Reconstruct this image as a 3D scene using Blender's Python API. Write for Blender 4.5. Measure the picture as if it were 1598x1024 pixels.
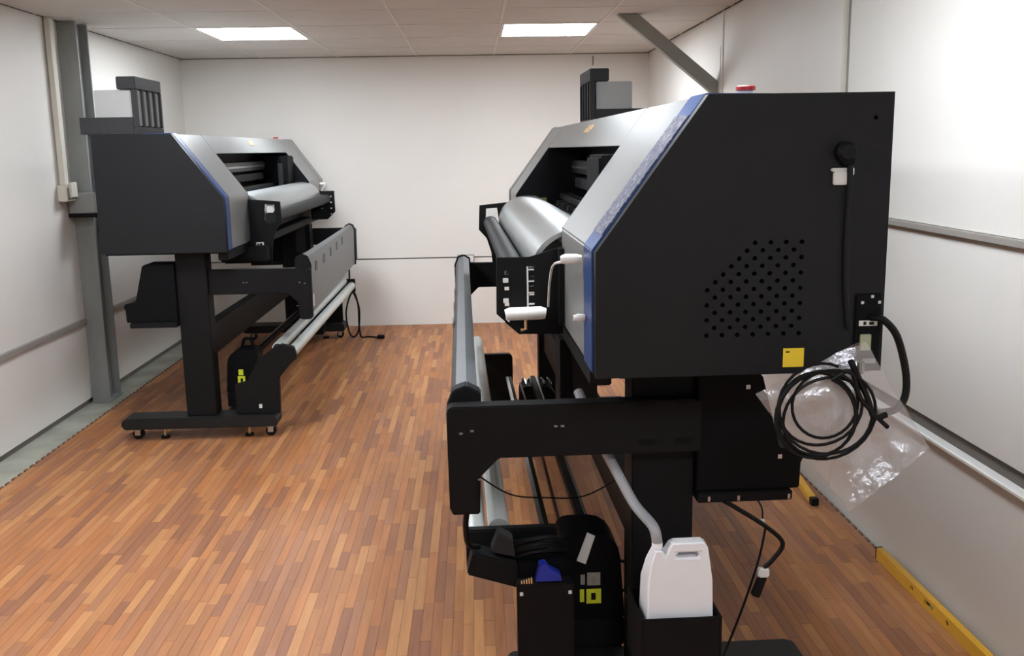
import bpy, bmesh, math, random
from mathutils import Vector, Matrix, noise
random.seed(7)
for o in list(bpy.data.objects): bpy.data.objects.remove(o, do_unlink=True)
S = bpy.context.scene
COL = S.collection
PI = math.pi

# ------------------------------------------------------------------ camera
CAM_H, F_PX, PITCH, YAW, ROLL = 1.4, 1514.16, .1826, .0355, -.0176
fw = Vector((math.sin(YAW)*math.cos(PITCH), math.cos(YAW)*math.cos(PITCH), -math.sin(PITCH)))
rt = Vector((math.cos(YAW), -math.sin(YAW), 0)); up = rt.cross(fw)
r_ = math.cos(ROLL)*rt + math.sin(ROLL)*up; u_ = -math.sin(ROLL)*rt + math.cos(ROLL)*up
cd = bpy.data.cameras.new('camera'); cam = bpy.data.objects.new('camera', cd); COL.objects.link(cam)
cd.sensor_width = 36; cd.sensor_fit = 'HORIZONTAL'; cd.lens = 36*F_PX/1598; cd.clip_start = .05
cam.matrix_world = Matrix(((r_.x, u_.x, -fw.x, 0), (r_.y, u_.y, -fw.y, 0), (r_.z, u_.z, -fw.z, CAM_H), (0, 0, 0, 1)))
S.camera = cam
# ------------------------------------------------------------------ world, exposure, lamp power
w = bpy.data.worlds.new('world'); S.world = w; w.use_nodes = True
w.node_tree.nodes['Background'].inputs[0].default_value = (.9, .93, 1, 1)
w.node_tree.nodes['Background'].inputs[1].default_value = .05
S.view_settings.view_transform = 'Standard'; S.view_settings.look = 'None'
S.view_settings.gamma = 1; S.view_settings.use_curve_mapping = False
S.view_settings.exposure = 1.0
LAMP = 16.5          # emission of the ceiling light diffusers

# ------------------------------------------------------------------ materials
def lin(c):
    return tuple(((v/255)/12.92 if v/255 <= .04045 else ((v/255+.055)/1.055)**2.4) for v in c)
MATS = {}
def mat(name, rgb, rough=.5, metal=0., var=.06, scale=8., bump=0., bscale=200., coat=0., stretch=None, emit=0., spec=.5):
    if name in MATS: return MATS[name]
    m = bpy.data.materials.new(name); m.use_nodes = True; nt = m.node_tree; N = nt.nodes; Lk = nt.links
    b = N['Principled BSDF']; c = lin(rgb)
    tc = N.new('ShaderNodeTexCoord'); mp = N.new('ShaderNodeMapping'); Lk.new(tc.outputs['Object'], mp.inputs[0])
    if stretch: mp.inputs['Scale'].default_value = stretch
    nz = N.new('ShaderNodeTexNoise'); nz.inputs['Scale'].default_value = scale; nz.inputs['Detail'].default_value = 4
    Lk.new(mp.outputs[0], nz.inputs['Vector'])
    rp = N.new('ShaderNodeValToRGB')
    rp.color_ramp.elements[0].position = .3; rp.color_ramp.elements[1].position = .7
    rp.color_ramp.elements[0].color = (*[max(0, v*(1-var)) for v in c], 1)
    rp.color_ramp.elements[1].color = (*[min(1, v*(1+var)) for v in c], 1)
    Lk.new(nz.outputs['Fac'], rp.inputs[0]); Lk.new(rp.outputs[0], b.inputs['Base Color'])
    b.inputs['Roughness'].default_value = rough; b.inputs['Metallic'].default_value = metal
    b.inputs['Coat Weight'].default_value = coat; b.inputs['Specular IOR Level'].default_value = spec
    if emit:
        b.inputs['Emission Color'].default_value = (.93, 1, 1.07, 1); b.inputs['Emission Strength'].default_value = emit
    if bump:
        n2 = N.new('ShaderNodeTexNoise'); n2.inputs['Scale'].default_value = bscale; Lk.new(mp.outputs[0], n2.inputs['Vector'])
        bp = N.new('ShaderNodeBump'); bp.inputs['Strength'].default_value = bump; bp.inputs['Distance'].default_value = .002
        Lk.new(n2.outputs['Fac'], bp.inputs['Height']); Lk.new(bp.outputs[0], b.inputs['Normal'])
    MATS[name] = m; return m

M_WALL = mat('painted_wall', (226, 222, 216), .55, var=.02, scale=2, bump=.15, bscale=60)
M_CEIL = mat('ceiling_tile_board', (206, 200, 194), .85, var=.03, scale=5, bump=.3, bscale=150)
M_GRID = mat('ceiling_grid_metal', (214, 208, 202), .6, var=.02)
M_LAMP = mat('light_diffuser', (250, 250, 250), .6, var=.0, emit=LAMP)
M_WHITE = mat('white_plastic', (228, 226, 222), .4, var=.02)
M_CONC = mat('bare_concrete', (150, 150, 138), .9, var=.22, scale=5, bump=.6, bscale=40)
M_MAT = mat('foam_underlay', (112, 74, 54), .8, var=.2, scale=20)
M_STEEL = mat('galvanised_steel', (142, 144, 142), .5, metal=.25, var=.18, scale=9, stretch=(1, 1, .3))
M_BRACE = mat('grey_brace_paint', (146, 144, 137), .6, metal=.1, var=.08)
M_BEIGE = mat('beige_plastic', (208, 203, 190), .5, var=.05)
M_DGAP = mat('dark_joint', (112, 106, 99), .8, var=.1)
M_RAIL = mat('grey_rail', (150, 144, 138), .6, var=.05)
M_BLACK = mat('black_powder_coat', (17, 17, 18), .6, spec=.16, var=.12, scale=30, bump=.08, bscale=900)
M_PANEL = mat('charcoal_panel_coat', (24, 25, 27), .55, spec=.2, var=.06, scale=10, bump=.08, bscale=900)
M_FOOT = mat('foot_coat', (26, 26, 26), .55, spec=.25, var=.1)
M_INNER = mat('black_interior', (9, 9, 12), .6, spec=.12, var=.1)
M_INNERG = mat('interior_grey_metal', (60, 62, 64), .35, metal=.6, var=.1, stretch=(.3, 1, 4))
M_SILVER = mat('silver_cover_paint', (140, 141, 140), .38, metal=.3, var=.02, scale=3)
M_BLUE = mat('blue_trim_paint', (24, 60, 116), .4, var=.06)
M_APRON = mat('brushed_aluminium_apron', (168, 172, 172), .32, metal=.75, var=.05, stretch=(.2, 6, 6))
M_ROLLER = mat('dark_roller_rubber', (30, 32, 33), .55, spec=.2, var=.05)
M_DENT_SHADE = mat('dent_shade_grey', (78, 80, 82), .6, var=.05)  # darker copy of the tray paint, standing for shade in shallow dents
M_TRAY = mat('grey_tray_paint', (94, 96, 98), .45, metal=.25, var=.05)
M_TUBE = mat('pale_grey_tube', (186, 190, 186), .35, metal=.25, var=.06)
M_ROD = mat('bright_steel', (190, 192, 192), .25, metal=.9, var=.05)
M_BOX = mat('pale_grey_plastic', (150, 150, 148), .5, var=.03)
M_DGREY = mat('dark_grey_plastic', (44, 44, 46), .55, spec=.2, var=.08)
M_RIB = mat('grey_rib_metal', (140, 140, 138), .4, metal=.4, var=.08)
M_YEL = mat('yellow_sticker', (232, 200, 46), .5, var=.05)
M_LIME = mat('lime_warning_label', (206, 214, 44), .5, var=.1, scale=60)
M_LABEL = mat('white_label', (215, 214, 210), .5, var=.05)
M_GLABEL = mat('grey_label', (140, 138, 132), .5, var=.15, scale=80)
M_GOLD = mat('amber_logo', (232, 190, 140), .3, metal=.3, var=.1)
M_RED = mat('red_button', (190, 30, 32), .35, var=.05)
M_JUG = mat('white_polythene', (236, 238, 242), .4, var=.02)
M_CABLE = mat('black_cable', (13, 13, 14), .5, spec=.2, var=.1)
M_RCABLE = mat('dark_red_cable', (74, 22, 18), .5, var=.1)
M_FOAM = mat('white_foam_wrap', (232, 230, 224), .6, var=.05, bump=.6, bscale=60)
M_BLUECON = mat('blue_connector', (26, 46, 150), .4, var=.15)
M_HOSE = mat('grey_hose', (150, 150, 152), .4, var=.05)
M_LEVEL = mat('yellow_level_paint', (222, 168, 52), .4, var=.06)
M_OLIVE = mat('olive_tape', (132, 124, 70), .6, var=.1)
M_GREEN = mat('pale_green_switch', (150, 158, 128), .4, var=.1)

def film_mat():
    m = bpy.data.materials.new('crinkled_film'); m.use_nodes = True; nt = m.node_tree; N = nt.nodes; Lk = nt.links
    b = N['Principled BSDF']; tc = N.new('ShaderNodeTexCoord')
    n1 = N.new('ShaderNodeTexNoise'); n1.inputs['Scale'].default_value = 55; n1.inputs['Detail'].default_value = 8; n1.inputs['Distortion'].default_value = 2
    Lk.new(tc.outputs['Object'], n1.inputs['Vector'])
    rp = N.new('ShaderNodeValToRGB'); e = rp.color_ramp.elements
    e[0].position = .32; e[0].color = (*lin((38, 50, 84)), 1); e[1].position = .68; e[1].color = (*lin((150, 150, 158)), 1)
    x = rp.color_ramp.elements.new(.5); x.color = (*lin((92, 92, 106)), 1)
    Lk.new(n1.outputs['Fac'], rp.inputs[0]); Lk.new(rp.outputs[0], b.inputs['Base Color'])
    b.inputs['Roughness'].default_value = .5; b.inputs['Specular IOR Level'].default_value = .3
    bp = N.new('ShaderNodeBump'); bp.inputs['Strength'].default_value = .8; bp.inputs['Distance'].default_value = .004
    Lk.new(n1.outputs['Fac'], bp.inputs['Height']); Lk.new(bp.outputs[0], b.inputs['Normal'])
    return m
M_FILM = film_mat()

def clear_mat():
    m = bpy.data.materials.new('clear_polythene'); m.use_nodes = True; nt = m.node_tree; N = nt.nodes; Lk = nt.links
    for n in list(N):
        if n.type == 'BSDF_PRINCIPLED': N.remove(n)
    out = N['Material Output']
    tr = N.new('ShaderNodeBsdfTransparent'); tr.inputs[0].default_value = (.94, .94, .94, 1)
    gl = N.new('ShaderNodeBsdfGlossy'); gl.inputs['Roughness'].default_value = .18; gl.inputs[0].default_value = (.9, .9, .95, 1)
    df = N.new('ShaderNodeBsdfDiffuse'); df.inputs[0].default_value = (.75, .75, .75, 1)
    tc = N.new('ShaderNodeTexCoord'); nz = N.new('ShaderNodeTexNoise'); nz.inputs['Scale'].default_value = 22; nz.inputs['Detail'].default_value = 6
    Lk.new(tc.outputs['Object'], nz.inputs['Vector'])
    bp = N.new('ShaderNodeBump'); bp.inputs['Strength'].default_value = .9; bp.inputs['Distance'].default_value = .01
    Lk.new(nz.outputs['Fac'], bp.inputs['Height']); Lk.new(bp.outputs[0], gl.inputs['Normal'])
    m1 = N.new('ShaderNodeMixShader'); m1.inputs[0].default_value = .35; Lk.new(gl.outputs[0], m1.inputs[1]); Lk.new(df.outputs[0], m1.inputs[2])
    m2 = N.new('ShaderNodeMixShader'); m2.inputs[0].default_value = .2; Lk.new(tr.outputs[0], m2.inputs[1]); Lk.new(m1.outputs[0], m2.inputs[2])
    Lk.new(m2.outputs[0], out.inputs['Surface']); return m
M_BAG = clear_mat()

def strip_mat():
    m = bpy.data.materials.new('wood_strip'); m.use_nodes = True; nt = m.node_tree; N = nt.nodes; Lk = nt.links
    b = N['Principled BSDF']; at = N.new('ShaderNodeAttribute'); at.attribute_name = 'tint'
    tc = N.new('ShaderNodeTexCoord'); mp = N.new('ShaderNodeMapping'); mp.inputs['Scale'].default_value = (60, 5, 1)
    Lk.new(tc.outputs['Object'], mp.inputs[0])
    nz = N.new('ShaderNodeTexNoise'); nz.inputs['Scale'].default_value = 1; nz.inputs['Detail'].default_value = 5; Lk.new(mp.outputs[0], nz.inputs['Vector'])
    mx = N.new('ShaderNodeMix'); mx.data_type = 'RGBA'; mx.blend_type = 'MULTIPLY'; mx.inputs[0].default_value = 1
    rp = N.new('ShaderNodeValToRGB'); rp.color_ramp.elements[0].position = .3; rp.color_ramp.elements[1].position = .7
    rp.color_ramp.elements[0].color = (.84, .83, .82, 1); rp.color_ramp.elements[1].color = (1.07, 1.07, 1.07, 1)
    Lk.new(nz.outputs['Fac'], rp.inputs[0]); Lk.new(at.outputs['Color'], mx.inputs[6]); Lk.new(rp.outputs[0], mx.inputs[7])
    Lk.new(mx.outputs[2], b.inputs['Base Color']); b.inputs['Roughness'].default_value = .5; b.inputs['Specular IOR Level'].default_value = .3
    return m
M_STRIP = strip_mat()

# ------------------------------------------------------------------ builders
class MB:
    def __init__(s): s.bm = bmesh.new()
    def box(s, x0, x1, y0, y1, z0, z1):
        v = [s.bm.verts.new(p) for p in ((x0,y0,z0),(x1,y0,z0),(x1,y1,z0),(x0,y1,z0),(x0,y0,z1),(x1,y0,z1),(x1,y1,z1),(x0,y1,z1))]
        for f in ((3,2,1,0),(4,5,6,7),(0,1,5,4),(1,2,6,5),(2,3,7,6),(3,0,4,7)): s.bm.faces.new([v[i] for i in f])
        return s
    def prism(s, poly, a, b, axis='x'):
        def P(p, t):
            return {'x': (t, p[0], p[1]), 'y': (p[0], t, p[1]), 'z': (p[0], p[1], t)}[axis]
        A = [s.bm.verts.new(P(p, a)) for p in poly]; B = [s.bm.verts.new(P(p, b)) for p in poly]; n = len(poly)
        s.bm.faces.new(A[::-1]); s.bm.faces.new(B)
        for i in range(n): s.bm.faces.new((A[i], A[(i+1) % n], B[(i+1) % n], B[i]))
        return s
    def tube(s, pts, r, seg=8, smooth=0, cap=True):
        pts = [Vector(p) for p in pts]
        if smooth: pts = catmull(pts, smooth)
        rings = []; n = len(pts); prev = None
        for i, p in enumerate(pts):
            t = (pts[min(i+1, n-1)]-pts[max(i-1, 0)])
            if t.length < 1e-9: t = Vector((0, 0, 1))
            t.normalize()
            if prev is None:
                a = t.orthogonal().normalized()
            else:
                a = prev - t*prev.dot(t)
                a = a.normalized() if a.length > 1e-6 else t.orthogonal().normalized()
            prev = a; b = t.cross(a); rr = r[i] if isinstance(r, (list, tuple)) else r
            rings.append([s.bm.verts.new(p+rr*(math.cos(2*PI*k/seg)*a+math.sin(2*PI*k/seg)*b)) for k in range(seg)])
        for i in range(n-1):
            for k in range(seg):
                s.bm.faces.new((rings[i][k], rings[i][(k+1) % seg], rings[i+1][(k+1) % seg], rings[i+1][k]))
        if cap: s.bm.faces.new(rings[0][::-1]); s.bm.faces.new(rings[-1])
        return s
    def cyl(s, p0, p1, r, seg=16): return s.tube([p0, p1], r, seg)
    def build(s, name, m, parent=None, bevel=0, smooth=True, segs=2):
        bm = s.bm
        bmesh.ops.recalc_face_normals(bm, faces=bm.faces)
        if bevel:
            es = [e for e in bm.edges if len(e.link_faces) == 2 and e.calc_face_angle(0) > .5]
            bmesh.ops.bevel(bm, geom=es, offset=bevel, segments=segs, affect='EDGES', clamp_overlap=True)
        me = bpy.data.meshes.new(name); bm.to_mesh(me); bm.free()
        if smooth:
            me.polygons.foreach_set('use_smooth', [True]*len(me.polygons)); me.set_sharp_from_angle(angle=math.radians(32))
        me.materials.append(m)
        return link(name, me, parent)
def link(name, me, parent=None):
    o = bpy.data.objects.new(name, me); COL.objects.link(o)
    if parent: o.parent = parent
    return o
def catmull(p, k):
    out = []; n = len(p)
    for i in range(n-1):
        a, b, c, d = p[max(i-1, 0)], p[i], p[i+1], p[min(i+2, n-1)]
        for j in range(k):
            t = j/k
            out.append(.5*((2*b)+(c-a)*t+(2*a-5*b+4*c-d)*t*t+(3*b-a-3*c+d)*t**3))
    out.append(p[-1]); return out
def plate(name, outer, holes, x0, x1, m, parent=None):
    """flat plate in the y-z plane, with real holes, between x0 and x1"""
    c = bpy.data.curves.new('plate_outline', 'CURVE'); c.dimensions = '2D'; c.fill_mode = 'BOTH'; c.extrude = (x1-x0)/2
    for poly in [outer]+holes:
        sp = c.splines.new('POLY'); sp.points.add(len(poly)-1); sp.use_cyclic_u = True
        for q, (a, b) in zip(sp.points, poly): q.co = (a, b, 0, 1)
    t = bpy.data.objects.new('plate_outline', c); me = bpy.data.meshes.new_from_object(t)
    bpy.data.objects.remove(t); bpy.data.curves.remove(c)
    mid = (x0+x1)/2
    for v in me.vertices: v.co = (v.co.z+mid, v.co.x, v.co.y)
    me.name = name; me.materials.clear(); me.materials.append(m)
    return link(name, me, parent)
def circ(y, z, r, n=10): return [(y+r*math.cos(2*PI*k/n), z+r*math.sin(2*PI*k/n)) for k in range(n)]
def rect(y0, y1, z0, z1): return [(y0, z0), (y1, z0), (y1, z1), (y0, z1)]
def tag(o, label, cat, group=None, kind=None):
    if label: o['label'] = label
    if cat: o['category'] = cat
    if group: o['group'] = group
    if kind: o['kind'] = kind
    return o
def empty(name, loc, rz=0):
    o = bpy.data.objects.new(name, None); COL.objects.link(o); o.location = loc; o.rotation_euler = (0, 0, rz); o.empty_display_size = .1
    return o
def B(name, m, parent, x0, x1, y0, y1, z0, z1, bevel=.0): return MB().box(x0, x1, y0, y1, z0, z1).build(name, m, parent, bevel)
def struct(o, label, cat): return tag(o, label, cat, kind='structure')

# ------------------------------------------------------------------ room shell
XL, XR, YB, YF, H = -2.254, 1.390, 7.8435, -1.6, 2.126
T = .12
# floor: concrete slab, toothed foam underlay, wood strips
floor = B('floor', M_CONC, None, XL-T, XR+T, YF-T, YB+T, -.12, -.012)
struct(floor, 'brown wood-strip floor on bare grey concrete with ragged edges', 'floor')
LX0, LX1 = -2.065, 1.372
pts = []
y = YF; k = 0; tooth = .03
ys = []
while y < YB-.004: ys.append(y); y += tooth
for i, y in enumerate(ys): pts += [(LX1+(.012 if i % 2 else 0), y), (LX1+(.012 if i % 2 else 0), min(y+tooth, YB-.003))]
for i, y in reversed(list(enumerate(ys))): pts += [(LX0-(.018 if i % 2 else 0), min(y+tooth, YB-.003)), (LX0-(.018 if i % 2 else 0), y)]
MB().prism(pts, -.0115, -.002, 'z').build('mat_underlay', M_MAT, floor, smooth=False)
# strips
PAL = [(170, 115, 76), (178, 121, 79), (161, 107, 72), (184, 128, 84), (150, 100, 72), (192, 137, 90), (164, 113, 83), (174, 113, 70), (145, 97, 72), (179, 119, 76)]
W_, L_ = .0312, .30
def camdist(x, y): return math.hypot(x, y, CAM_H)
def in_view(x, y):
    d = Vector((x, y, -CAM_H)); zz = d.dot(fw)
    if zz <= 0: return False
    px = 799+F_PX*d.dot(r_)/zz; py = 512-F_PX*d.dot(u_)/zz
    return -10 < px < 1608 and 400 < py < 1040
strips = []
ncol = int((LX1-LX0)/W_)
wcol = (LX1-LX0)/ncol
for c in range(ncol):
    x0 = LX0+c*wcol; y = YF+.01-((c*.37) % 1)*L_
    mood = random.random()
    while y < YB-.004:
        ln = L_*random.choice((.5, .8, 1., 1.3, 1.7)); y0 = max(y, YF+.01); y1 = min(y+ln, YB-.005)
        if y1-y0 > .03: strips.append((x0, x0+wcol, y0, y1, random.choice(PAL), random.uniform(.94, 1.06)))
        y += ln
def strip_geo(st, V, F):
    x0, x1, y0, y1, col, k = st; g = .0004; b = len(V); zt = random.uniform(-.0002, .0002)
    V += [(x0+g, y0+g, -.002), (x1-g, y0+g, -.002), (x1-g, y1-g, -.002), (x0+g, y1-g, -.002), (x0+g, y0+g, zt), (x1-g, y0+g, zt), (x1-g, y1-g, zt), (x0+g, y1-g, zt)]
    F += [[b+i for i in f] for f in ((3,2,1,0),(4,5,6,7),(0,1,5,4),(1,2,6,5),(2,3,7,6),(3,0,4,7))]
    c = [m_+(v-m_)*.92 for v, m_ in zip(lin(col), lin((170, 115, 77)))]; return (c[0]*k*.87, c[1]*k*.865, c[2]*k*.83, 1)
def strips_mesh(name, lst):
    V, F, C = [], [], []
    for st in lst: C += [strip_geo(st, V, F)]*8
    me = bpy.data.meshes.new(name); me.from_pydata(V, [], F); me.materials.append(M_STRIP)
    a = me.color_attributes.new('tint', 'FLOAT_COLOR', 'POINT')
    a.data.foreach_set('color', [q for c in C for q in c]); return me
vis = [s for s in strips if in_view((s[0]+s[1])/2, (s[2]+s[3])/2)]
def hidden(s):   # under the right-hand machine the strips are mostly covered
    x = (s[0]+s[1])/2; return x > .45 and s[2] < 2.9 and x < .75
vis = [s for s in vis if not hidden(s)]
vis.sort(key=lambda s: -(s[3]-s[2])/((s[2]+s[3])/2)**3)
near = vis[:300]; nid = set(id(s) for s in near)
for s in near: link('floor_strip', strips_mesh('floor_strip', [s]), floor)
o = link('floor_strips_rest', strips_mesh('floor_strips_rest', [s for s in strips if id(s) not in nid]), floor); o['kind'] = 'stuff'

# ceiling
ceil = B('ceiling', M_GRID, None, XL-T, XR+T, YF-T, YB+T, H+.02, H+.12)
struct(ceil, 'low suspended ceiling of pale grey square tiles', 'ceiling')
GX = [XL, -1.63, -1.035, -.43, .175, .77, XR]
GY = [YF, -.94, -.315, .31, .935, 1.56, 2.185, 2.81, 3.435, 4.06, 4.685, 5.31, 5.935, 6.6, 7.22, YB]
LIGHTS = [(1, 12), (4, 12), (1, 8), (4, 6), (1, 5), (4, 2)]
tiles = {}
for i in range(len(GX)-1):
    for j in range(len(GY)-1):
        if (i, j) in LIGHTS: continue
        dx, dy = GX[i+1]-GX[i]-.0184, GY[j+1]-GY[j]-.0184
        key = (round(dx, 3), round(dy, 3))
        if key not in tiles:
            t = MB().box(-dx/2, dx/2, -dy/2, dy/2, .0002, .016).build('ceiling_tile', M_CEIL, ceil, .002); tiles[key] = t.data
        else: t = link('ceiling_tile', tiles[key], ceil)
        t.location = ((GX[i]+GX[i+1])/2, (GY[j]+GY[j+1])/2, H)
for x in GX[1:-1]: B('grid_bar', M_GRID, ceil, x-.009, x+.009, YF, YB, H-.001, H+.0195)
for y in GY[1:-1]: B('grid_bar', M_GRID, ceil, XL, XR, y-.009, y+.009, H-.0015, H+.019)
names = {(1, 12): 'bright square ceiling light panel above the printer by the steel column', (4, 12): 'bright square ceiling light panel near the grey diagonal brace',
         (1, 8): 'square ceiling light panel over the open floor', (4, 6): 'square ceiling light panel over the printer with the bagged cable',
         (1, 5): 'square ceiling light panel by the entrance, column side', (4, 2): 'square ceiling light panel by the entrance, brace side'}
for (i, j) in LIGHTS:
    x0, x1, y0, y1 = GX[i]+.01, GX[i+1]-.01, GY[j]+.01, GY[j+1]-.01
    cx, cy = (x0+x1)/2, (y0+y1)/2
    L = empty('ceiling_light', (cx, cy, H)); tag(L, names[(i, j)], 'ceiling light', 'square light panels in the ceiling')
    a, b = (x1-x0)/2, (y1-y0)/2
    f = MB(); f.box(-a, a, -b, -b+.016, -.004, .014).box(-a, a, b-.016, b, -.004, .014).box(-a, -a+.016, -b+.016, b-.016, -.004, .014).box(a-.016, a, -b+.016, b-.016, -.004, .014)
    f.build('frame', M_WHITE, L, .001)
    MB().box(-a+.017, a-.017, -b+.017, b-.017, -.001, .008).build('diffuser', M_LAMP, L)

# walls with their cladding panels
def wall(name, label, x0, x1, y0, y1):
    o = B(name, M_DGAP, None, x0, x1, y0, y1, -.12, H+.12); return struct(o, label, 'wall')
def panels(par, axis, at, sgn, cuts, zc):
    th = .012; g = .002
    for (a, b) in zip(cuts[:-1], cuts[1:]):
        for (z0, z1) in zc:
            if axis == 'x': MB().box(min(at, at-sgn*th), max(at, at-sgn*th), a+g, b-g, z0, z1).build('wall_panel', M_WALL, par, .001)
            else: MB().box(a+g, b-g, min(at, at-sgn*th), max(at, at-sgn*th), z0, z1).build('wall_panel', M_WALL, par, .001)
th = .012
wl = wall('wall_left', 'white panelled wall behind the steel column', XL-T, XL-th, YF-T, YB+T)
panels(wl, 'x', XL, 1, [YF, .9, 3.25, 5.6, YB+.011], [(.02, .455), (.487, H-.001)])
wr = wall('wall_right', 'white panelled wall with grey rail and white trunking', XR+th, XR+T, YF-T, YB+T)
panels(wr, 'x', XR, -1, [YF, 1.25, 3.655, 5.5, YB+.011], [(-.01, .4945), (.556, 1.128), (1.15, H-.001)])
wb = wall('wall_back', 'plain white end wall with a thin horizontal joint', XL-T, XR+T, YB+th, YB+T)
panels(wb, 'y', YB, -1, [XL-.011, XR+.011], [(-.01, .538), (.548, H-.001)])
wf = wall('wall_front', 'plain white wall behind the viewer', XL-T, XR+T, YF-T, YF-th)
panels(wf, 'y', YF, 1, [XL, XR], [(-.01, H-.001)])
# trims
struct(B('trim_1', M_RAIL, None, XL-.004, XL+.012, YF, YB, .456, .486, .002), 'thin grey rail along the wall behind the steel column', 'rail')
struct(B('trim_2', M_RAIL, None, XR-.016, XR+.004, YF, YB, 1.129, 1.149, .002), 'grey chest-high rail along the wall with white trunking', 'rail')
t3 = MB().prism([(XR+.011, .4955), (XR-.016, .4955), (XR-.02, .499), (XR-.02, .506), (XR-.016, .509), (XR+.011, .511)], YF, YB, 'y').build('trim_3', M_WHITE, None)
struct(t3, 'white trunking low along the wall beside the vented printer', 'trunking')
struct(B('trim_4', M_BEIGE, None, XR-.012, XR+.004, 3.662, 3.69, 1.15, H, .002), 'cream vertical joint strip on the wall beside the vented printer', 'trim')
struct(B('trim_7', M_RAIL, None, XR-.002, XR+.004, 3.645, 3.6615, 1.15, H), 'thin grey joint beside the cream strip', 'trim')
struct(B('trim_5', M_WALL, None, XR-.008, XR+.004, 5.485, 5.515, 1.15, H, .002), 'white vertical cover strip behind the diagonal brace', 'trim')
struct(B('trim_6', M_DGAP, None, XL, XR, YB-.003, YB+.004, H-.005, H, .001), 'thin dark joint between end wall and ceiling', 'trim')

# steel column (I section) and its stub
col = empty('steel_column', (-2.2, 5.66, 0)); tag(col, 'grey galvanised steel column standing against the panelled wall', 'column')
f = MB(); f.box(-.052, .05, -.085, -.072, 0, H-.002).box(-.052, .05, .072, .085, 0, H-.002).box(-.008, .008, -.072, .072, 0, H-.002).build('i_section', M_STEEL, col, .001)
B('base_plate', M_STEEL, col, -.05, .055, -.1, .1, -.0115, .004, .002)
f = MB(); f.box(-.045, .10, -.17, -.0855, 1.09, 1.2).build('side_stub', M_STEEL, col, .003)
B('stub_edge', M_BLACK, col, -.05, .105, -.175, -.0855, 1.066, 1.0895, .002)
con = empty('cable_conduit', (-2.235, 5.43, 0)); tag(con, 'cream plastic conduit with broken box beside the steel column', 'conduit')
B('conduit_cover', M_BEIGE, con, -.012, .016, -.028, .028, 1.25, H-.002, .003)
bx = MB().box(-.016, .035, -.06, .06, 1.16, 1.248).build('junction_box', M_BEIGE, con, .004)
MB().box(.0352, .05, -.03, .05, 1.18, 1.262).build('broken_lid', M_BEIGE, bx, .003)
B('box_opening', M_DGAP, bx, .0352, .038, -.055, -.034, 1.17, 1.235, .001)
# diagonal brace
br = empty('steel_brace', (1.39, 5.6, 1.7)); tag(br, 'grey diagonal steel brace running from wall up to the ceiling', 'brace')
MB().prism([(-.575, .423), (-.46, .423), (-.002, .05), (-.002, -.04)], -.03, .03, 'y').build('bar', M_BRACE, br, .002)
MB().box(-.008, -.002, -.07, .07, -.16, .24).build('wall_plate', M_WALL, br, .001)
# small things on the end wall
so = empty('wall_socket', (-.085, YB, .53)); tag(so, 'small cream socket box on the end wall joint', 'socket')
B('box', M_RAIL, so, -.068, .068, -.04, -.001, -.028, .036, .004)
B('cover_plate', M_WHITE, so, -.06, .06, -.046, -.0405, -.02, .03, .002)
c_ = MB().tube([(.95, YB-.006, H-.02), (.951, YB-.006, 2.08), (.949, YB-.006, 2.035)], .003, 6).build('loose_wire', M_CABLE, None)
tag(c_, 'short dark wire hanging from ceiling on the end wall', 'wire')
# spirit level and yellow stick on floor
lv = empty('spirit_level', (1.352, 2.27, 0)); tag(lv, 'yellow spirit level lying along the foot of the wall', 'spirit level')
outer = [(0, .0), (.80, .0), (.80, .04), (0, .04)]
hol = [circ(.30, .02, .010, 12), circ(.53, .02, .010, 12), rect(.385, .445, .012, .028)]
me = plate('level_body', outer, [[(a, b) for a, b in h] for h in hol], -.011, .011, M_LEVEL, lv)
B('vial', M_GREEN, lv, -.009, -.004, .395, .41, .014, .026, .001); B('hole_shade', M_INNER, lv, -.003, .009, .386, .444, .0125, .0275)  # black fill behind the opening paints its shade
for yy in (.30, .53): MB().cyl((-.006, yy, .02), (.009, yy, .02), .0095, 12).build('hole_shade', M_INNER, lv)  # black discs added inside the round holes as painted shade
for yy in (.0, .80): B('end_cap', M_BLACK, lv, -.0115, .0115, yy+.0002 if yy else -.008, yy+.008 if yy else -.0002, -.0, .0405, .001)
st = empty('yellow_stick', (1.305, 3.60, 0)); tag(st, 'yellow wooden stick on the floor tucked behind the vented printer', 'stick')
B('shaft', M_LEVEL, st, -.014, .014, .0, .62, .001, .029, .002).rotation_euler = (0, 0, -.09)
B('dark_end', M_BLACK, st, -.0145, .0145, -.03, -.0005, .001, .0295, .001)

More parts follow.
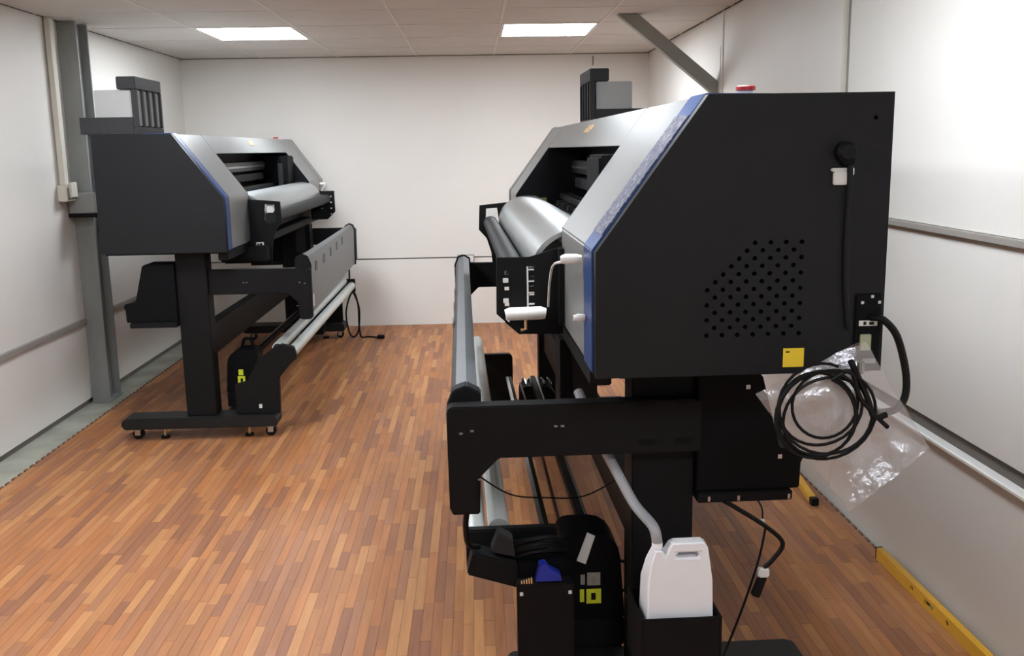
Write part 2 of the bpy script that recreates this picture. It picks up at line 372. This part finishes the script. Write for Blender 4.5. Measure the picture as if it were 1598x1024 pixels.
# ------------------------------------------------------------------ the printers
LEN = 3.05
PROFILE = [(0, .94), (.588, .94), (.588, 1.497), (.22, 1.497), (0, 1.195)]
def prof(d):   # profile moved inwards by d at front and top
    return [(d, .945), (.58, .945), (.58, 1.497-d), (.22+d*.4, 1.497-d), (d, 1.195-d*.4)]
def caster(par, x, y):
    c = MB(); c.box(x-.022, x+.022, y-.018, y+.018, .046, .06).box(x-.022, x-.017, y-.014, y+.014, .02, .048).box(x+.017, x+.022, y-.014, y+.014, .02, .048)
    c.build('caster_fork', M_ROD, par, .001)
    c = MB(); c.cyl((x-.0165, y, .026), (x+.0165, y, .026), .026, 18); c.build('caster_wheel', M_BLACK, par, .002)
def printer(P, side, tray_y0, tray_y1):
    # ---- end panels
    holes = []
    if side == 'R':
        for r, n in enumerate((4, 4, 5, 5, 6, 6, 7, 6, 7, 6, 7, 6, 7)):
            for q in range(n): holes.append(circ(.414-(r % 2)*.0158-q*.0316, 1.208-r*.01545, .0052, 8))
        holes.append(circ(.552, 1.448, .0045, 8))
    ep = plate('end_panel', PROFILE, holes, 3.022, 3.05, M_PANEL, P)
    ep['label'] = 'charcoal end panel with round vent holes' if side == 'R' else 'charcoal end panel'
    plate('end_panel', PROFILE, [], 0, .028, M_PANEL, P)
    # ---- covers
    for x0, x1 in ((.105, .515), (2.435, 2.895)):
        MB().prism(prof(0), x0, x1).build('silver_cover', M_SILVER, P, .004)
    # ---- trims: blue, with a crinkled film over the slope of the right one
    for x0, x1 in ((.029, .104), (2.896, 3.021)):
        blue = (x0 > 1) == (side == 'R')
        d = -.004
        bt = MB().prism([(d, .945), (.57, .945), (.57, 1.495), (.222, 1.497-d), (d, 1.197)], x0, x1).build('blue_trim' if blue else 'silver_trim', M_BLUE if blue else M_SILVER, P, .002)
        n = Vector((-.302, .22)).normalized(); s0, s1 = Vector((-.004, 1.197)), Vector((.222, 1.501)); dd = s1-s0
        a, b = s0+dd*.10, s0+dd*.86; e = Vector((-dd.y, dd.x)).normalized()*.0022
        if side == 'R' and blue: MB().prism([(a.x, a.y), (b.x, b.y), (b.x+e.x, b.y+e.y), (a.x+e.x, a.y+e.y)], x0+.004, x1-.004).build('protective_film', M_FILM, bt)
    # ---- middle: top cover, back, interior
    tcv = MB().prism([(.152, 1.402), (.22, 1.497), (.58, 1.497), (.58, 1.47), (.25, 1.47), (.185, 1.402)], .516, 2.434).build('top_cover', M_SILVER, P, .002)
    n_ = Vector((.152-.22, 1.402-1.497)); cpt = Vector((.196, 1.463))
    lg = MB(); e = Vector((-.095, .068)).normalized()*.003
    lg.prism([(.186, 1.450), (.197, 1.465), (.197+e.x, 1.465+e.y), (.186+e.x, 1.450+e.y)], 1.47, 1.58)
    lg.prism([(.193, 1.4595), (.204, 1.475), (.204+e.x, 1.475+e.y), (.193+e.x, 1.4595+e.y)], 1.50, 1.60)
    lg.build('maker_badge', M_GOLD, tcv)
    B('back_panel', M_BLACK, P, .516, 2.434, .33, .58, .95, 1.469)
    B('underframe', M_BLACK, P, .516, 2.434, .06, .329, .95, 1.10)
    for x0 in (.516, 2.426): MB().prism([(.001, 1.10), (.328, 1.10), (.328, 1.469), (.232, 1.469), (.184, 1.4), (.1505, 1.4), (.002, 1.196)], x0, x0+.008).build('opening_liner', M_INNER, P)
    B('platen', M_INNERG, P, .525, 2.425, .06, .328, 1.101, 1.15, .003)
    rl = B('carriage_rail', M_INNERG, P, .525, 2.425, .26, .329, 1.29, 1.345, .003)
    B('rail_strip', M_ROD, rl, .525, 2.425, .256, .2598, 1.312, 1.322)
    B('encoder_strip', M_DGREY, rl, .525, 2.425, .27, .328, 1.226, 1.27, .002)
    B('pinch_bar', M_INNERG, P, .525, 2.425, .20, .25, 1.175, 1.20, .003)
    for k in range(9): B('pinch_roller', M_DGREY, P, .66+k*.2, .71+k*.2, .17, .255, 1.151, 1.174, .004)
    MB().box(2.14, 2.17, .13, .16, 1.151, 1.33).build('sensor_post', M_DGREY, P, .003)
    cr = MB().box(2.18, 2.42, .10, .255, 1.19, 1.38).build('print_carriage', M_INNER, P, .008)
    B('tape_patch', M_OLIVE, P, .5245, .53, .03, .14, 1.135, 1.18)
    # ---- apron, roller, brackets
    pr_ = [(.09, 1.19), (.045, 1.192), (.0, 1.184), (-.04, 1.162), (-.066, 1.132), (-.078, 1.095), (-.08, 1.06)]
    inn = [(y+.012, z-.012) for y, z in pr_]
    prs = [(v.x, v.y) for v in catmull([Vector((a, b, 0)) for a, b in pr_], 5)]; ins = [(a+.01, b-.008) for a, b in prs]
    MB().prism(prs+ins[::-1], .53, 2.42).build('curved_apron', M_APRON, P)
    rr = MB(); rr.cyl((.515, -.116, 1.07), (2.425, -.116, 1.07), .032, 24).build('tension_roller', M_ROLLER, P)
    out = [(.05, 1.165), (0, 1.165), (-.165, 1.15), (-.17, 1.04), (-.135, 1.0), (-.115, .935), (-.105, .83), (.14, .83), (.14, .93), (.05, .935)]
    pl = plate('roller_bracket', out, [[(-.135, 1.135), (-.085, 1.138), (-.075, 1.06), (-.09, 1.035), (-.14, 1.045)]], .498, .514, M_BLACK, P)
    B('bearing_block', M_WHITE, pl, .5141, .53, -.128, -.092, 1.09, 1.136, .003)
    lb = B('label', M_LABEL, pl, .4965, .4978, -.07, -.03, .915, .94)
    B('label_mark', M_BLACK, lb, .4955, .4963, -.062, -.048, .92, .935); B('label_mark', M_BLACK, lb, .4955, .4963, -.044, -.036, .922, .934)
    B('bracket_box', M_BLACK, P, .42, .497, -.10, .14, .845, .925, .004)
    outR = [(.0, 1.149), (-.088, 1.124), (-.172, 1.125), (-.174, .977), (-.116, .922), (-.0, .92)]
    hl = [rect(-.152, -.14, 1.08-k*.042, 1.09-k*.042) for k in range(4)]+[rect(-.088, -.074, 1.095-k*.024, 1.1-k*.024) for k in range(5)]
    p2 = plate('roller_bracket', outR, hl, 2.443, 2.452, M_BLACK, P)
    B('bracket_flange', M_BLACK, P, 2.453, 2.5, -.014, -.001, .95, 1.148, .001)
    sc = MB(); sc.box(2.4521, 2.456, -.094, -.09, .985, 1.10)
    for k in range(4): sc.box(2.4521, 2.456, -.0895, -.075, 1.09-k*.03, 1.093-k*.03)
    sc.build('scale_marks', M_LABEL, p2)
    for z in (1.065, 1.012): B('clip', M_LABEL, p2, 2.4525, 2.457, -.156, -.142, z-.006, z+.006, .001)
    MB().tube([(2.475, -.152, .978), (2.475, -.14, .980), (2.475, -.06, .981), (2.475, -.048, .979)], [.014, .017, .017, .014], 14).build('foam_wrap', M_FOAM, P)
    MB().tube([(2.475, -.10, .964), (2.475, -.10, .94), (2.475, -.113, .937)], .004, 6).build('hook', M_GOLD, P)
    MB().tube([(2.87, -.05, 1.163), (2.87, -.04, 1.164), (2.87, -.016, 1.164), (2.87, -.0055, 1.163)], [.008, .0115, .011, .009], 12).build('foam_wrap', M_FOAM, P)
    MB().tube([(2.87, -.048, 1.158), (2.7, -.05, 1.13), (2.56, -.045, 1.07), (2.49, -.042, 1.0)], .003, 6, 4).build('white_cord', M_LABEL, P)
    MB().tube([(2.93, -.03, 1.045), (2.93, -.02, 1.046), (2.93, -.006, 1.046)], [.006, .009, .007], 10).build('latch_knob', M_FOAM, P)
    # ---- body floor lip
    B('bottom_lip', M_BLACK, P, .03, 2.94, .004, .05, .898, .9395, .003); B('base_plate', M_BLACK, P, .03, 3.02, .051, .58, .931, .9395, .003)
    B('capping_box', M_FOOT, P, 2.30, 2.42, .024, .095, .70, .8975, .003); B('box_edge', M_INNER, P, 2.30, 2.425, -.006, .023, .70, .8975, .002)
    # ---- stop button
    es = MB(); es.cyl((2.95, .322, 1.4975), (2.95, .322, 1.508), .015, 18); eb = es.build('stop_button_base', M_LABEL, P)
    MB().tube([(2.95, .322, 1.5085), (2.95, .322, 1.516), (2.95, .322, 1.518)], [.02, .02, .017], 20).build('stop_button', M_RED, eb)
    # ---- ink rack on the left end
    ik = MB().box(.0, .37, .36, .63, 1.4985, 1.505).box(.0, .006, .385, .63, 1.5055, 1.575).box(.364, .37, .385, .63, 1.5055, 1.575).box(.0065, .3635, .624, .63, 1.5055, 1.575).build('ink_rack', M_DGREY, P)
    f = MB(); f.box(.0, .37, .362, .384, 1.5055, 1.53)
    for k in range(5): f.box(k*.0875, k*.0875+.02, .362, .384, 1.531, 1.70)
    f.build('rack_front', M_DGREY, ik, .001)
    for k in range(4): B('rack_rib', M_RIB, ik, .024+k*.0875, .082+k*.0875, .37, .378, 1.535, 1.698, .002)
    MB().box(.0, .37, .362, .45, 1.701, 1.758).build('rack_cap', M_DGREY, ik, .003)
    for k in range(4): B('ink_box', M_BOX, ik, .012+k*.0885, .094+k*.0885, .392, .56, 1.5065, 1.699, .004)
    # ---- stand
    for k, (xa, xb, sgn) in enumerate(((.05, .19, 1), (2.62, 2.79, -1))):
        lg = MB().box(.08 if k == 0 else 2.67, .18 if k == 0 else 2.775, .125, .272, .119, .9305).build('stand_leg', M_BLACK, P, .004)
        ft = MB().prism([(-.17, .062), (-.175, .10), (-.16, .118), (.56, .118), (.585, .11), (.592, .085), (.575, .062)], xa, xb).build('stand_foot', M_FOOT, P, .004)
        for yy in (-.13, .53): caster(ft, (xa+xb)/2, yy)
        for yy in (-.02, .40):
            MB().cyl(((xa+xb)/2, yy, .012), ((xa+xb)/2, yy, .061), .006, 8).build('levelling_bolt', M_GOLD, ft)
            MB().cyl(((xa+xb)/2, yy, .0), ((xa+xb)/2, yy, .0118), .022, 14).build('levelling_pad', M_BLACK, ft)
        # front arm and its drop end
        x0, x1 = (.10, .135) if k == 0 else (2.78, 2.83)
        yA = tray_y0 if k == 0 else tray_y1
        y1 = .124 if k == 0 else .275; dz = 0 if k == 0 else -.014
        ar = MB().prism([(a, b+dz) for a, b in ((y1, .722), (yA+.115, .722), (yA+.065, .672), (yA+.063, .600), (yA+.055, .590), (yA+.012, .590), (yA, .602), (yA-.002, .835), (yA+.008, .845), (y1, .845))], x0, x1).build('front_arm', M_BLACK, P, .003)
        xs = x1+.0002 if k else x0-.0002; d = .003 if k else -.003
        for yy, zz in ((yA+.03, .77), (yA+.055, .775), (yA+.07, .66), (-.06, .78), (-.045, .78)):
            B('bolt', M_RIB, ar, min(xs, xs+d), max(xs, xs+d), yy-.004, yy+.004, zz-.002, zz+.002)
        if k:
            for yy in (.15, .235):
                for zz in (.735, .828): B('slot', M_INNER, ar, xs, xs+.001, yy-.02, yy+.018, zz-.006, zz+.006)
        # rear bracket
        xr0, xr1 = (.06, .20) if k == 0 else (2.66, 2.80)
        rb = MB().prism([(.2735, .60), (.52, .60), (.522, .665), (.53, .675), (.522, .69), (.47, .70), (.425, .875), (.41, .882), (.2735, .882)], xr0, xr1).build('rear_bracket', M_INNER, P, .003)
        lp = MB().box(xr0-.02, xr1+.012, .2735, .50, .575, .5995).build('bracket_lip', M_BLACK, rb, .003)
        if k:
            for yy in (.30, .37, .49): B('bolt', M_ROD, rb, xr1+.0121, xr1+.016, yy-.003, yy+.003, .58, .592)
            for yy, zz in ((.39, .85), (.47, .68)): B('bolt', M_ROD, rb, xr1+.0002, xr1+.003, yy-.005, yy+.005, zz-.005, zz+.005)
    B('cross_beam', M_BLACK, P, .181, 2.669, .15, .205, .40, .56, .004)
    # ---- front tray
    def sk(b, x0, x1, m, nm, pts2, par):
        bm = MB()
        f0 = lambda x: tray_y0+(tray_y1-tray_y0)*(x-.1)/(2.8-.1)
        zz = lambda x: (-.022 if side == 'R' else 0)+(-.045-(-.022 if side == 'R' else 0))*(x-.1)/2.7
        A = [bm.bm.verts.new((x0, f0(x0)+p[0], p[1]+zz(x0))) for p in pts2]; Bv = [bm.bm.verts.new((x1, f0(x1)+p[0], p[1]+zz(x1))) for p in pts2]; n = len(pts2)
        bm.bm.faces.new(A[::-1]); bm.bm.faces.new(Bv)
        for i in range(n): bm.bm.faces.new((A[i], A[(i+1) % n], Bv[(i+1) % n], Bv[i]))
        return bm.build(nm, m, par, b)
    cs = [(.012, .61), (.006, .86), (.02, .895), (.045, .905), (.07, .89), (.07, .85), (.062, .85), (.06, .88), (.042, .892), (.026, .885), (.016, .86), (.02, .61)]
    tr = sk(0, .142, 2.73, M_TRAY, 'front_tray', cs, P)
    cap = [(.004, .60), (-.002, .86), (.014, .902), (.045, .913), (.078, .895), (.078, .848), (.07, .60)]
    sk(.003, .136, .1415, M_BLACK, 'tray_end_cap', cap, tr); sk(.003, 2.7305, 2.778, M_BLACK, 'tray_end_cap', cap, tr)
    for k in range(5):
        x = .35+k*.35; yy = tray_y0+(tray_y1-tray_y0)*(x-.1)/2.7
        B('dent_shade', M_DENT_SHADE, tr, x, x+.06, yy+.0045, yy+.0062, .80, .85, .0)  # flat darker plates, dent shading put into the colour
    B('tray_label', M_LABEL, tr, .19, .23, tray_y0+.0085, tray_y0+.0102, .64, .70)
    # ---- take-up unit
    tp = MB().prism([(-.005, .1185), (-.005, .36), (-.02, .375), (-.20, .375), (-.25, .44), (-.285, .40), (-.19, .30), (-.185, .1185)] if side == 'R' else [(.03, .1185), (.03, .27), (-.03, .285), (-.085, .385), (-.15, .44), (-.21, .47), (-.27, .455), (-.285, .40), (-.25, .37), (-.19, .30), (-.185, .1185)], .085, .125).build('take_up_plate', M_BLACK, P, .004)
    B('plate_screw', M_LABEL, tp, .0825, .0848, -.10, -.085, .15, .17)
    for yy, zz in ((-.185, .445), (-.245, .412)):
        tb = MB().cyl((.13, yy, zz), (2.60, yy, zz), .028, 20).build('take_up_tube', M_TUBE, P)
        MB().cyl((.1255, yy, zz), (.1295, yy, zz), .022, 16).build('tube_plug', M_DGREY, tb)
    tp2 = MB().prism([(-.012, .1185), (-.012, .365), (-.15, .365), (-.15, .1185)], 2.72, 2.76).build('take_up_plate', M_BLACK, P, .003)
    for yy in (-.14, -.022): B('plate_screw', M_LABEL, tp2, 2.7602, 2.763, yy-.004, yy+.004, .338, .346)
    B('plate_arm', M_BLACK, tp2, 2.61, 2.64, -.27, -.04, .36, .46, .004)
    B('rod_bar', M_ROD, P, .30, 2.46, -.05, -.036, .285, .30, .002)
    B('rod_back', M_BLACK, P, .30, 2.46, -.034, -.022, .27, .30, .002)
    MB().tube([(.3, .02, .26), (1.2, .03, .25), (2.0, .02, .27), (2.46, .012, .30)], .006, 6, 6).build('red_cable', M_RCABLE, P)
    B('rod_bar', M_ROD, P, .30, 2.46, .094, .102, .29, .30, .002); B('rod_back', M_BLACK, P, .30, 2.46, .07, .092, .27, .30, .002)
    def motor(x0, x1, face, y0, y1, z0, z1):
        r = .035; pr2 = [(y0, z0), (y0, z1-r)]+[(y0+r-r*math.cos(a), z1-r+r*math.sin(a)) for a in (PI/8, PI/4, 3*PI/8)]+[(y0+r, z1), (y1-r*2, z1)]+[(y1-2*r+2*r*math.sin(a), z1-2*r+2*r*math.cos(a)) for a in (PI/8, PI/4, 3*PI/8)]+[(y1, z1-2*r), (y1+.012, z0)]
        mo = MB().prism(pr2, x0, x1).build('take_up_motor', M_INNER, P, .004)
        s = 1 if face == x1 else -1
        def lab(nm, m, ya, yb, za, zb, t=.0012): return B(nm, m, mo, min(face+s*.0002, face+s*t), max(face+s*.0002, face+s*t), ya, yb, za, zb)
        ym = (y0+y1)/2
        wl_ = lab('warning_label', M_LIME, ym-.01, ym+.028, z0+.045, z0+.085)
        B('warning_mark', M_BLACK, wl_, min(face+s*.0014, face+s*.0018), max(face+s*.0014, face+s*.0018), ym+.002, ym+.014, z0+.055, z0+.074)
        if face == x1:
            lab('warning_label', M_LIME, ym-.027, ym-.016, z0+.05, z0+.085); lab('rating_label', M_GLABEL, ym-.008, ym+.026, z0+.095, z0+.13)
            lab('rating_label', M_GLABEL, ym-.025, ym-.014, z0+.098, z0+.125)
            tg = MB().prism([(ym-.035, z0+.165), (ym-.012, z0+.155), (ym+.012, z0+.23), (ym-.008, z0+.24)], face+.0002, face+.004).build('paper_tag', M_LABEL, mo)
            MB().tube([(face-.05, y1+.002, z0+.14), (face-.05, y1+.035, z0+.12), (face-.05, y1+.04, z0+.07), (face-.05, y1+.01, z0+.05)], .004, 6, 4).build('side_handle', M_CABLE, mo)
        elif side == 'R':
            for k in range(5): MB().tube([(x0+.02, y0+.02+k*.03, z1), (x0+.04, y0+.022+k*.03, z1+.016), (x0+.08, y0+.028+k*.03, z1+.012), (x0+.11, y0+.03+k*.03, z1)], .006, 6, 4).build('silver_link', M_ROD, mo)
        else:
            lab('warning_label', M_LIME, ym-.002, ym+.022, z0+.09, z0+.12)
            MB().tube([((x0+x1)/2, y0+.03, z1-.01), ((x0+x1)/2, y0+.04, z1+.04), ((x0+x1)/2, y0+.075, z1+.045), ((x0+x1)/2, y0+.09, z1-.01)], .009, 8, 4).build('top_handle', M_INNER, mo)
        B('motor_base', M_BLACK, mo, x0, x1, y0-.01, y1+.01, z0-.075, z0-.0003, .003)
        return mo
    motor(.26, .40, .26, *((.015, .19, .15, .27) if side == 'R' else (-.05, .105, .19, .41)))
    mm = motor(2.48, 2.62, 2.62, -.032, .125, .195, .43)
    B('beam_mount', M_BLACK, P, .13, .42, -.04, .10, .07, .1145, .003); B('beam_mount', M_BLACK, P, 2.46, 2.619, -.04, .13, .07, .1185, .003)
    # ---- things only one of them shows
    if side == 'R':
        # tilted controller and cable bundle
        cb = MB().prism([(-.27, .375), (-.145, .335), (-.145, .40), (-.255, .43)], 2.645, 2.715).build('control_box', M_BLACK, P, .004)
        MB().prism([(-.21, .425), (-.15, .41), (-.155, .455), (-.19, .475)], 2.65, 2.70).build('box_lid', M_DGREY, cb, .003)
        for k in range(6):
            a = random.uniform(-.01, .01)
            MB().tube([(2.68, -.155, .40+.008*k), (2.70+a, -.11, .425+.006*k), (2.69, -.06, .42+.007*k), (2.66, -.02, .405+.004*k)], .006, 6, 5).build('cable_bundle', M_CABLE, cb)
        MB().tube([(2.80, -.262, .588), (2.79, -.27, .54), (2.75, -.265, .47), (2.69, -.24, .437)], .007, 8, 5).build('bent_cable', M_CABLE, P)
        B('cable_box', M_INNER, cb, 2.66, 2.718, -.144, -.014, .12, .405, .004)
        bc = MB().prism([(-.105, .368), (-.04, .368), (-.045, .385), (-.07, .40), (-.08, .415), (-.095, .412)], 2.725, 2.755).build('blue_connector', M_BLUECON, P, .002)
        for k in range(5): B('connector_pin', M_GOLD, bc, 2.745, 2.757, -.14+k*.006, -.137+k*.006, .3655, .369+k*.002)
        MB().tube([(2.70, .128, .30), (2.72, .135, .24), (2.74, .15, .18), (2.74, .16, .125)], .004, 6, 4).build('white_cord', M_LABEL, P)
        MB().tube([(2.62, -.24, .60), (2.5, -.15, .50), (2.4, -.05, .45), (2.4, .06, .45), (2.5, .15, .54)], .0022, 6, 5).build('thin_cable', M_CABLE, P)
        # jug holder
        h = MB(); x0, x1, y0, y1 = 2.835, 3.0, .105, .285
        h.box(x0, x1, y0, y1, .235, .243).box(x0, x1, y0, y0+.005, .2435, .385).box(x0, x1, y1-.005, y1, .2435, .385).box(x1-.005, x1, y0+.0055, y1-.0055, .2435, .385).box(x0, x0+.005, y0+.0055, y1-.0055, .2435, .385)
        h.build('jug_holder', M_BLACK, P, .001)
        B('holder_arm', M_BLACK, P, 2.776, 2.8345, .15, .25, .24, .30, .003)
        # end panel fittings
        X = 3.0502
        MB().tube([(X, .491, 1.383), (X+.018, .491, 1.383), (X+.024, .491, 1.383)], [.021, .02, .014], 20).build('plug_socket', M_CABLE, ep)
        MB().box(X, X+.022, .484, .506, 1.357, 1.372).build('plug_latch', M_INNER, ep, .003)
        lt = MB(); lt.box(X, X+.008, .470, .4985, 1.319, 1.345).box(X, X+.008, .465, .4985, 1.3452, 1.352); lt.build('silver_latch', M_LABEL, ep, .002)
        B('latch_pin', M_LABEL, ep, X, X+.008, .506, .511, 1.338, 1.352, .001)
        MB().tube([(X+.012, .5, 1.36), (X+.008, .503, 1.30), (X+.006, .502, 1.2), (X+.006, .506, 1.1), (X+.006, .515, 1.03)], .006, 8, 5).build('drop_cable', M_PANEL, ep)
        ys_ = B('yellow_sticker', M_YEL, ep, X, X+.001, .383, .426, .953, .992); B('sticker_mark', M_BLACK, ys_, X+.0012, X+.0016, .388, .396, .983, .986)
        inl = B('power_inlet', M_INNER, ep, X, X+.006, .527, .58, .945, 1.10, .002)
        for yy, zz in ((.54, 1.083), (.575, 1.083), (.56, 1.095)): B('screw', M_ROD, inl, X+.0062, X+.008, yy-.003, yy+.003, zz-.003, zz+.003)
        l2 = B('inlet_label', M_LABEL, inl, X+.0062, X+.007, .535, .573, 1.035, 1.046); B('label_mark', M_BLACK, l2, X+.0072, X+.0076, .544, .55, 1.037, 1.044); B('label_mark', M_BLACK, l2, X+.0072, X+.0076, .556, .566, 1.037, 1.043)
        B('rocker_switch', M_GREEN, inl, X+.0062, X+.012, .538, .560, .985, 1.018, .001); B('silver_strip', M_GLABEL, inl, X+.0062, X+.007, .546, .573, .957, .967)
        MB().tube([(X+.006, .56, 1.052), (X+.035, .572, 1.052), (X+.04, .60, 1.018), (X+.04, .622, .945), (X+.04, .623, .892), (X+.04, .602, .866), (X+.04, .562, .862)], .0075, 10, 6).build('power_cord', M_CABLE, P)
        # drooping leads under the rear bracket
        lead = MB().tube([(2.80, .34, .574), (2.84, .36, .57), (2.85, .425, .528), (2.85, .467, .485), (2.85, .445, .445), (2.85, .424, .425)], .0055, 8, 5).build('hanging_lead', M_CABLE, P)
        MB().box(2.842, 2.858, .41, .436, .403, .425).build('white_connector', M_LABEL, lead, .003)
        MB().prism([(.41, .4025), (.432, .4025), (.414, .35), (.394, .36)], 2.843, 2.857).build('plug', M_CABLE, lead, .003)
        MB().tube([(2.85, .425, .526), (2.85, .412, .45), (2.85, .385, .355), (2.85, .36, .28), (2.85, .335, .21), (2.85, .32, .15), (2.83, .31, .119)], .003, 6, 5).build('thin_lead', M_CABLE, lead)
        MB().tube([(2.80, .42, .575), (2.82, .425, .56), (2.82, .427, .535)], .002, 6, 3).build('wire', M_CABLE, lead)
        B('wire_tip', M_LABEL, lead, 2.815, 2.825, .422, .432, .515, .535, .002)

PRr = empty('wide_format_printer', (0.235-LEN*math.sin(.02), 1.9+LEN*math.cos(.02), 0), -PI/2+.02)
tag(PRr, 'black and silver wide-format printer with vent-holed end panel and hanging bagged cable', 'printer', 'wide-format printers')
printer(PRr, 'R', -.285, -.305)
PLl = empty('wide_format_printer', (-1.185, 4.65, 0), PI/2)
tag(PLl, 'black and silver wide-format printer standing beside the steel column', 'printer', 'wide-format printers')
printer(PLl, 'L', -.372, -.27)

def rw(x, y, z):   # a point given along the vented printer, in room coordinates
    return PRr.location+Vector((math.sin(.02)*x+math.cos(.02)*y, -math.cos(.02)*x+math.sin(.02)*y, z))

# ------------------------------------------------------------------ waste jug and drain hose
jg = empty('waste_jug', rw(2.93, .197, .2436), -PI/2+.02); tag(jg, 'white plastic jug with handle slot standing in black holder', 'jug')
pf = [(a_, b_*1.115) for a_, b_ in [(-.072, .004), (-.066, 0), (.066, 0), (.072, .004), (.074, .10), (.071, .195), (.060, .262), (.052, .276), (-.020, .276), (-.027, .266), (-.034, .248), (-.040, .262), (-.058, .262), (-.068, .23), (-.074, .185), (-.074, .10)]]
jb = plate('body', pf, [[(-.012, .272), (.04, .272), (.042, .284), (-.010, .284)]], -.05, .05, M_JUG, jg)
bm = bmesh.new(); bm.from_mesh(jb.data)
for v in bm.verts: v.co.x = .05-(.05-v.co.x)*(1-.68*max(0, min(1, (v.co.z-.17)/.13)))
bmesh.ops.remove_doubles(bm, verts=bm.verts, dist=1e-5)
es = [e for e in bm.edges if len(e.link_faces) == 2 and e.calc_face_angle(0) > .8]
bmesh.ops.bevel(bm, geom=es, offset=.007, segments=3, affect='EDGES', clamp_overlap=True); bm.to_mesh(jb.data); bm.free()
jb.data.polygons.foreach_set('use_smooth', [True]*len(jb.data.polygons)); jb.data.set_sharp_from_angle(angle=.6)
MB().cyl((.033, -.05, .2925), (.033, -.05, .304), .012, 16).build('neck', M_JUG, jg)
hs = MB().tube([rw(2.60, .02, .80), rw(2.72, .052, .72), rw(2.82, .085, .655), rw(2.87, .115, .60), rw(2.95, .140, .58), rw(2.963, .147, .549)], .012, 10, 6).build('drain_hose', M_HOSE, None)
tag(hs, 'grey drain hose running down into the white jug', 'hose')

# ------------------------------------------------------------------ bag with coiled cable
bag = empty('plastic_bag', rw(3.09, .47, .66), -PI/2+.02); tag(bag, 'clear plastic bag hanging off the vented printer around coiled cable', 'plastic bag')
top_l, top_r, bot_l, bot_r = Vector((.30, .923)), Vector((.512, 1.022)), Vector((.50, .672)), Vector((.655, .80))
bm = bmesh.new(); NU, NV = 18, 22; layers = []
for s in (1, -1):
    g = []
    for i in range(NU+1):
        row = []
        for j in range(NV+1):
            u, v = i/NU, j/NV
            p = (top_l*(1-u)+top_r*u)*(1-v)+(bot_l*(1-u)+bot_r*u)*v
            edge = min(u, 1-u, v*1.2, 1-v)
            th_ = .028*min(1, edge*5)
            q = Vector((s*th_, p.x-.47, p.y-.66))
            nz = noise.noise_vector(Vector((p.x*22, p.y*22, s*3.)))
            q.x += nz.x*.010*min(1, edge*6+.2); q.y += nz.y*.006; q.z += nz.z*.006
            row.append(bm.verts.new(q))
        g.append(row)
    layers.append(g)
for s, g in zip((1, -1), layers):
    for i in range(NU):
        for j in range(NV):
            f = [g[i][j], g[i+1][j], g[i+1][j+1], g[i][j+1]]
            bm.faces.new(f if s > 0 else f[::-1])
me = bpy.data.meshes.new('film'); bm.to_mesh(me); bm.free(); me.polygons.foreach_set('use_smooth', [True]*len(me.polygons)); me.materials.append(M_BAG)
ob = link('film', me, bag); ob.location = (.05, 0, 0)
cc = empty('coiled_cable', rw(3.196, .412, .806), -PI/2+.02); tag(cc, 'thin black cable coiled in loops against the clear plastic bag', 'cable')
pts = []
for k in range(6*28+1):
    a = 2*PI*k/28+1.2; lp = k/28
    wob = .011*math.sin(lp*2.3)+.007*math.sin(lp*5.1)-.004
    pts.append((.004*math.sin(lp*5)+.0015*(lp-3), .016*math.sin(lp*1.9)+(.084+wob)*math.cos(a), .092+.014*math.cos(lp*2.7)+(.080+wob*.7)*math.sin(a)))
MB().tube(pts, .0031, 7).build('loops', M_CABLE, cc)
MB().tube([pts[-1], (.004, .05, .17), (.004, .07, .12), (.004, .10, .085), (.004, .128, .058)], .0045, 7, 5).build('free_end', M_CABLE, cc)
MB().tube([(.002, .05, .19), (.0, .085, .12), (.003, .10, .08), (.003, .125, .083)], .006, 7, 5).build('tied_end', M_CABLE, cc)
B('tie', M_GLABEL, cc, -.009, .009, .066, .076, .165, .19, .003)
# cord hanging from the far end of the other printer
p1 = [(-.95, 7.25, .60), (-.953, 7.25, .393), (-.927, 7.25, .353), (-.893, 7.25, .255), (-.893, 7.25, .148), (-.906, 7.25, .064), (-.942, 7.25, .021), (-.974, 7.25, .061), (-.991, 7.25, .199), (-.962, 7.255, .32), (-.926, 7.262, .362), (-.900, 7.265, .26), (-.899, 7.27, .10), (-.89, 7.30, .012), (-.841, 7.31, .009), (-.787, 7.285, .009), (-.76, 7.27, .009)]
MB().tube([(b-4.65, -1.185-a, c) for a, b, c in p1], .0065, 8, 5).build('power_cord', M_CABLE, PLl)
MB().box(2.597, 2.63, -.475, -.423, .0005, .03).build('cord_plug', M_CABLE, PLl, .004)
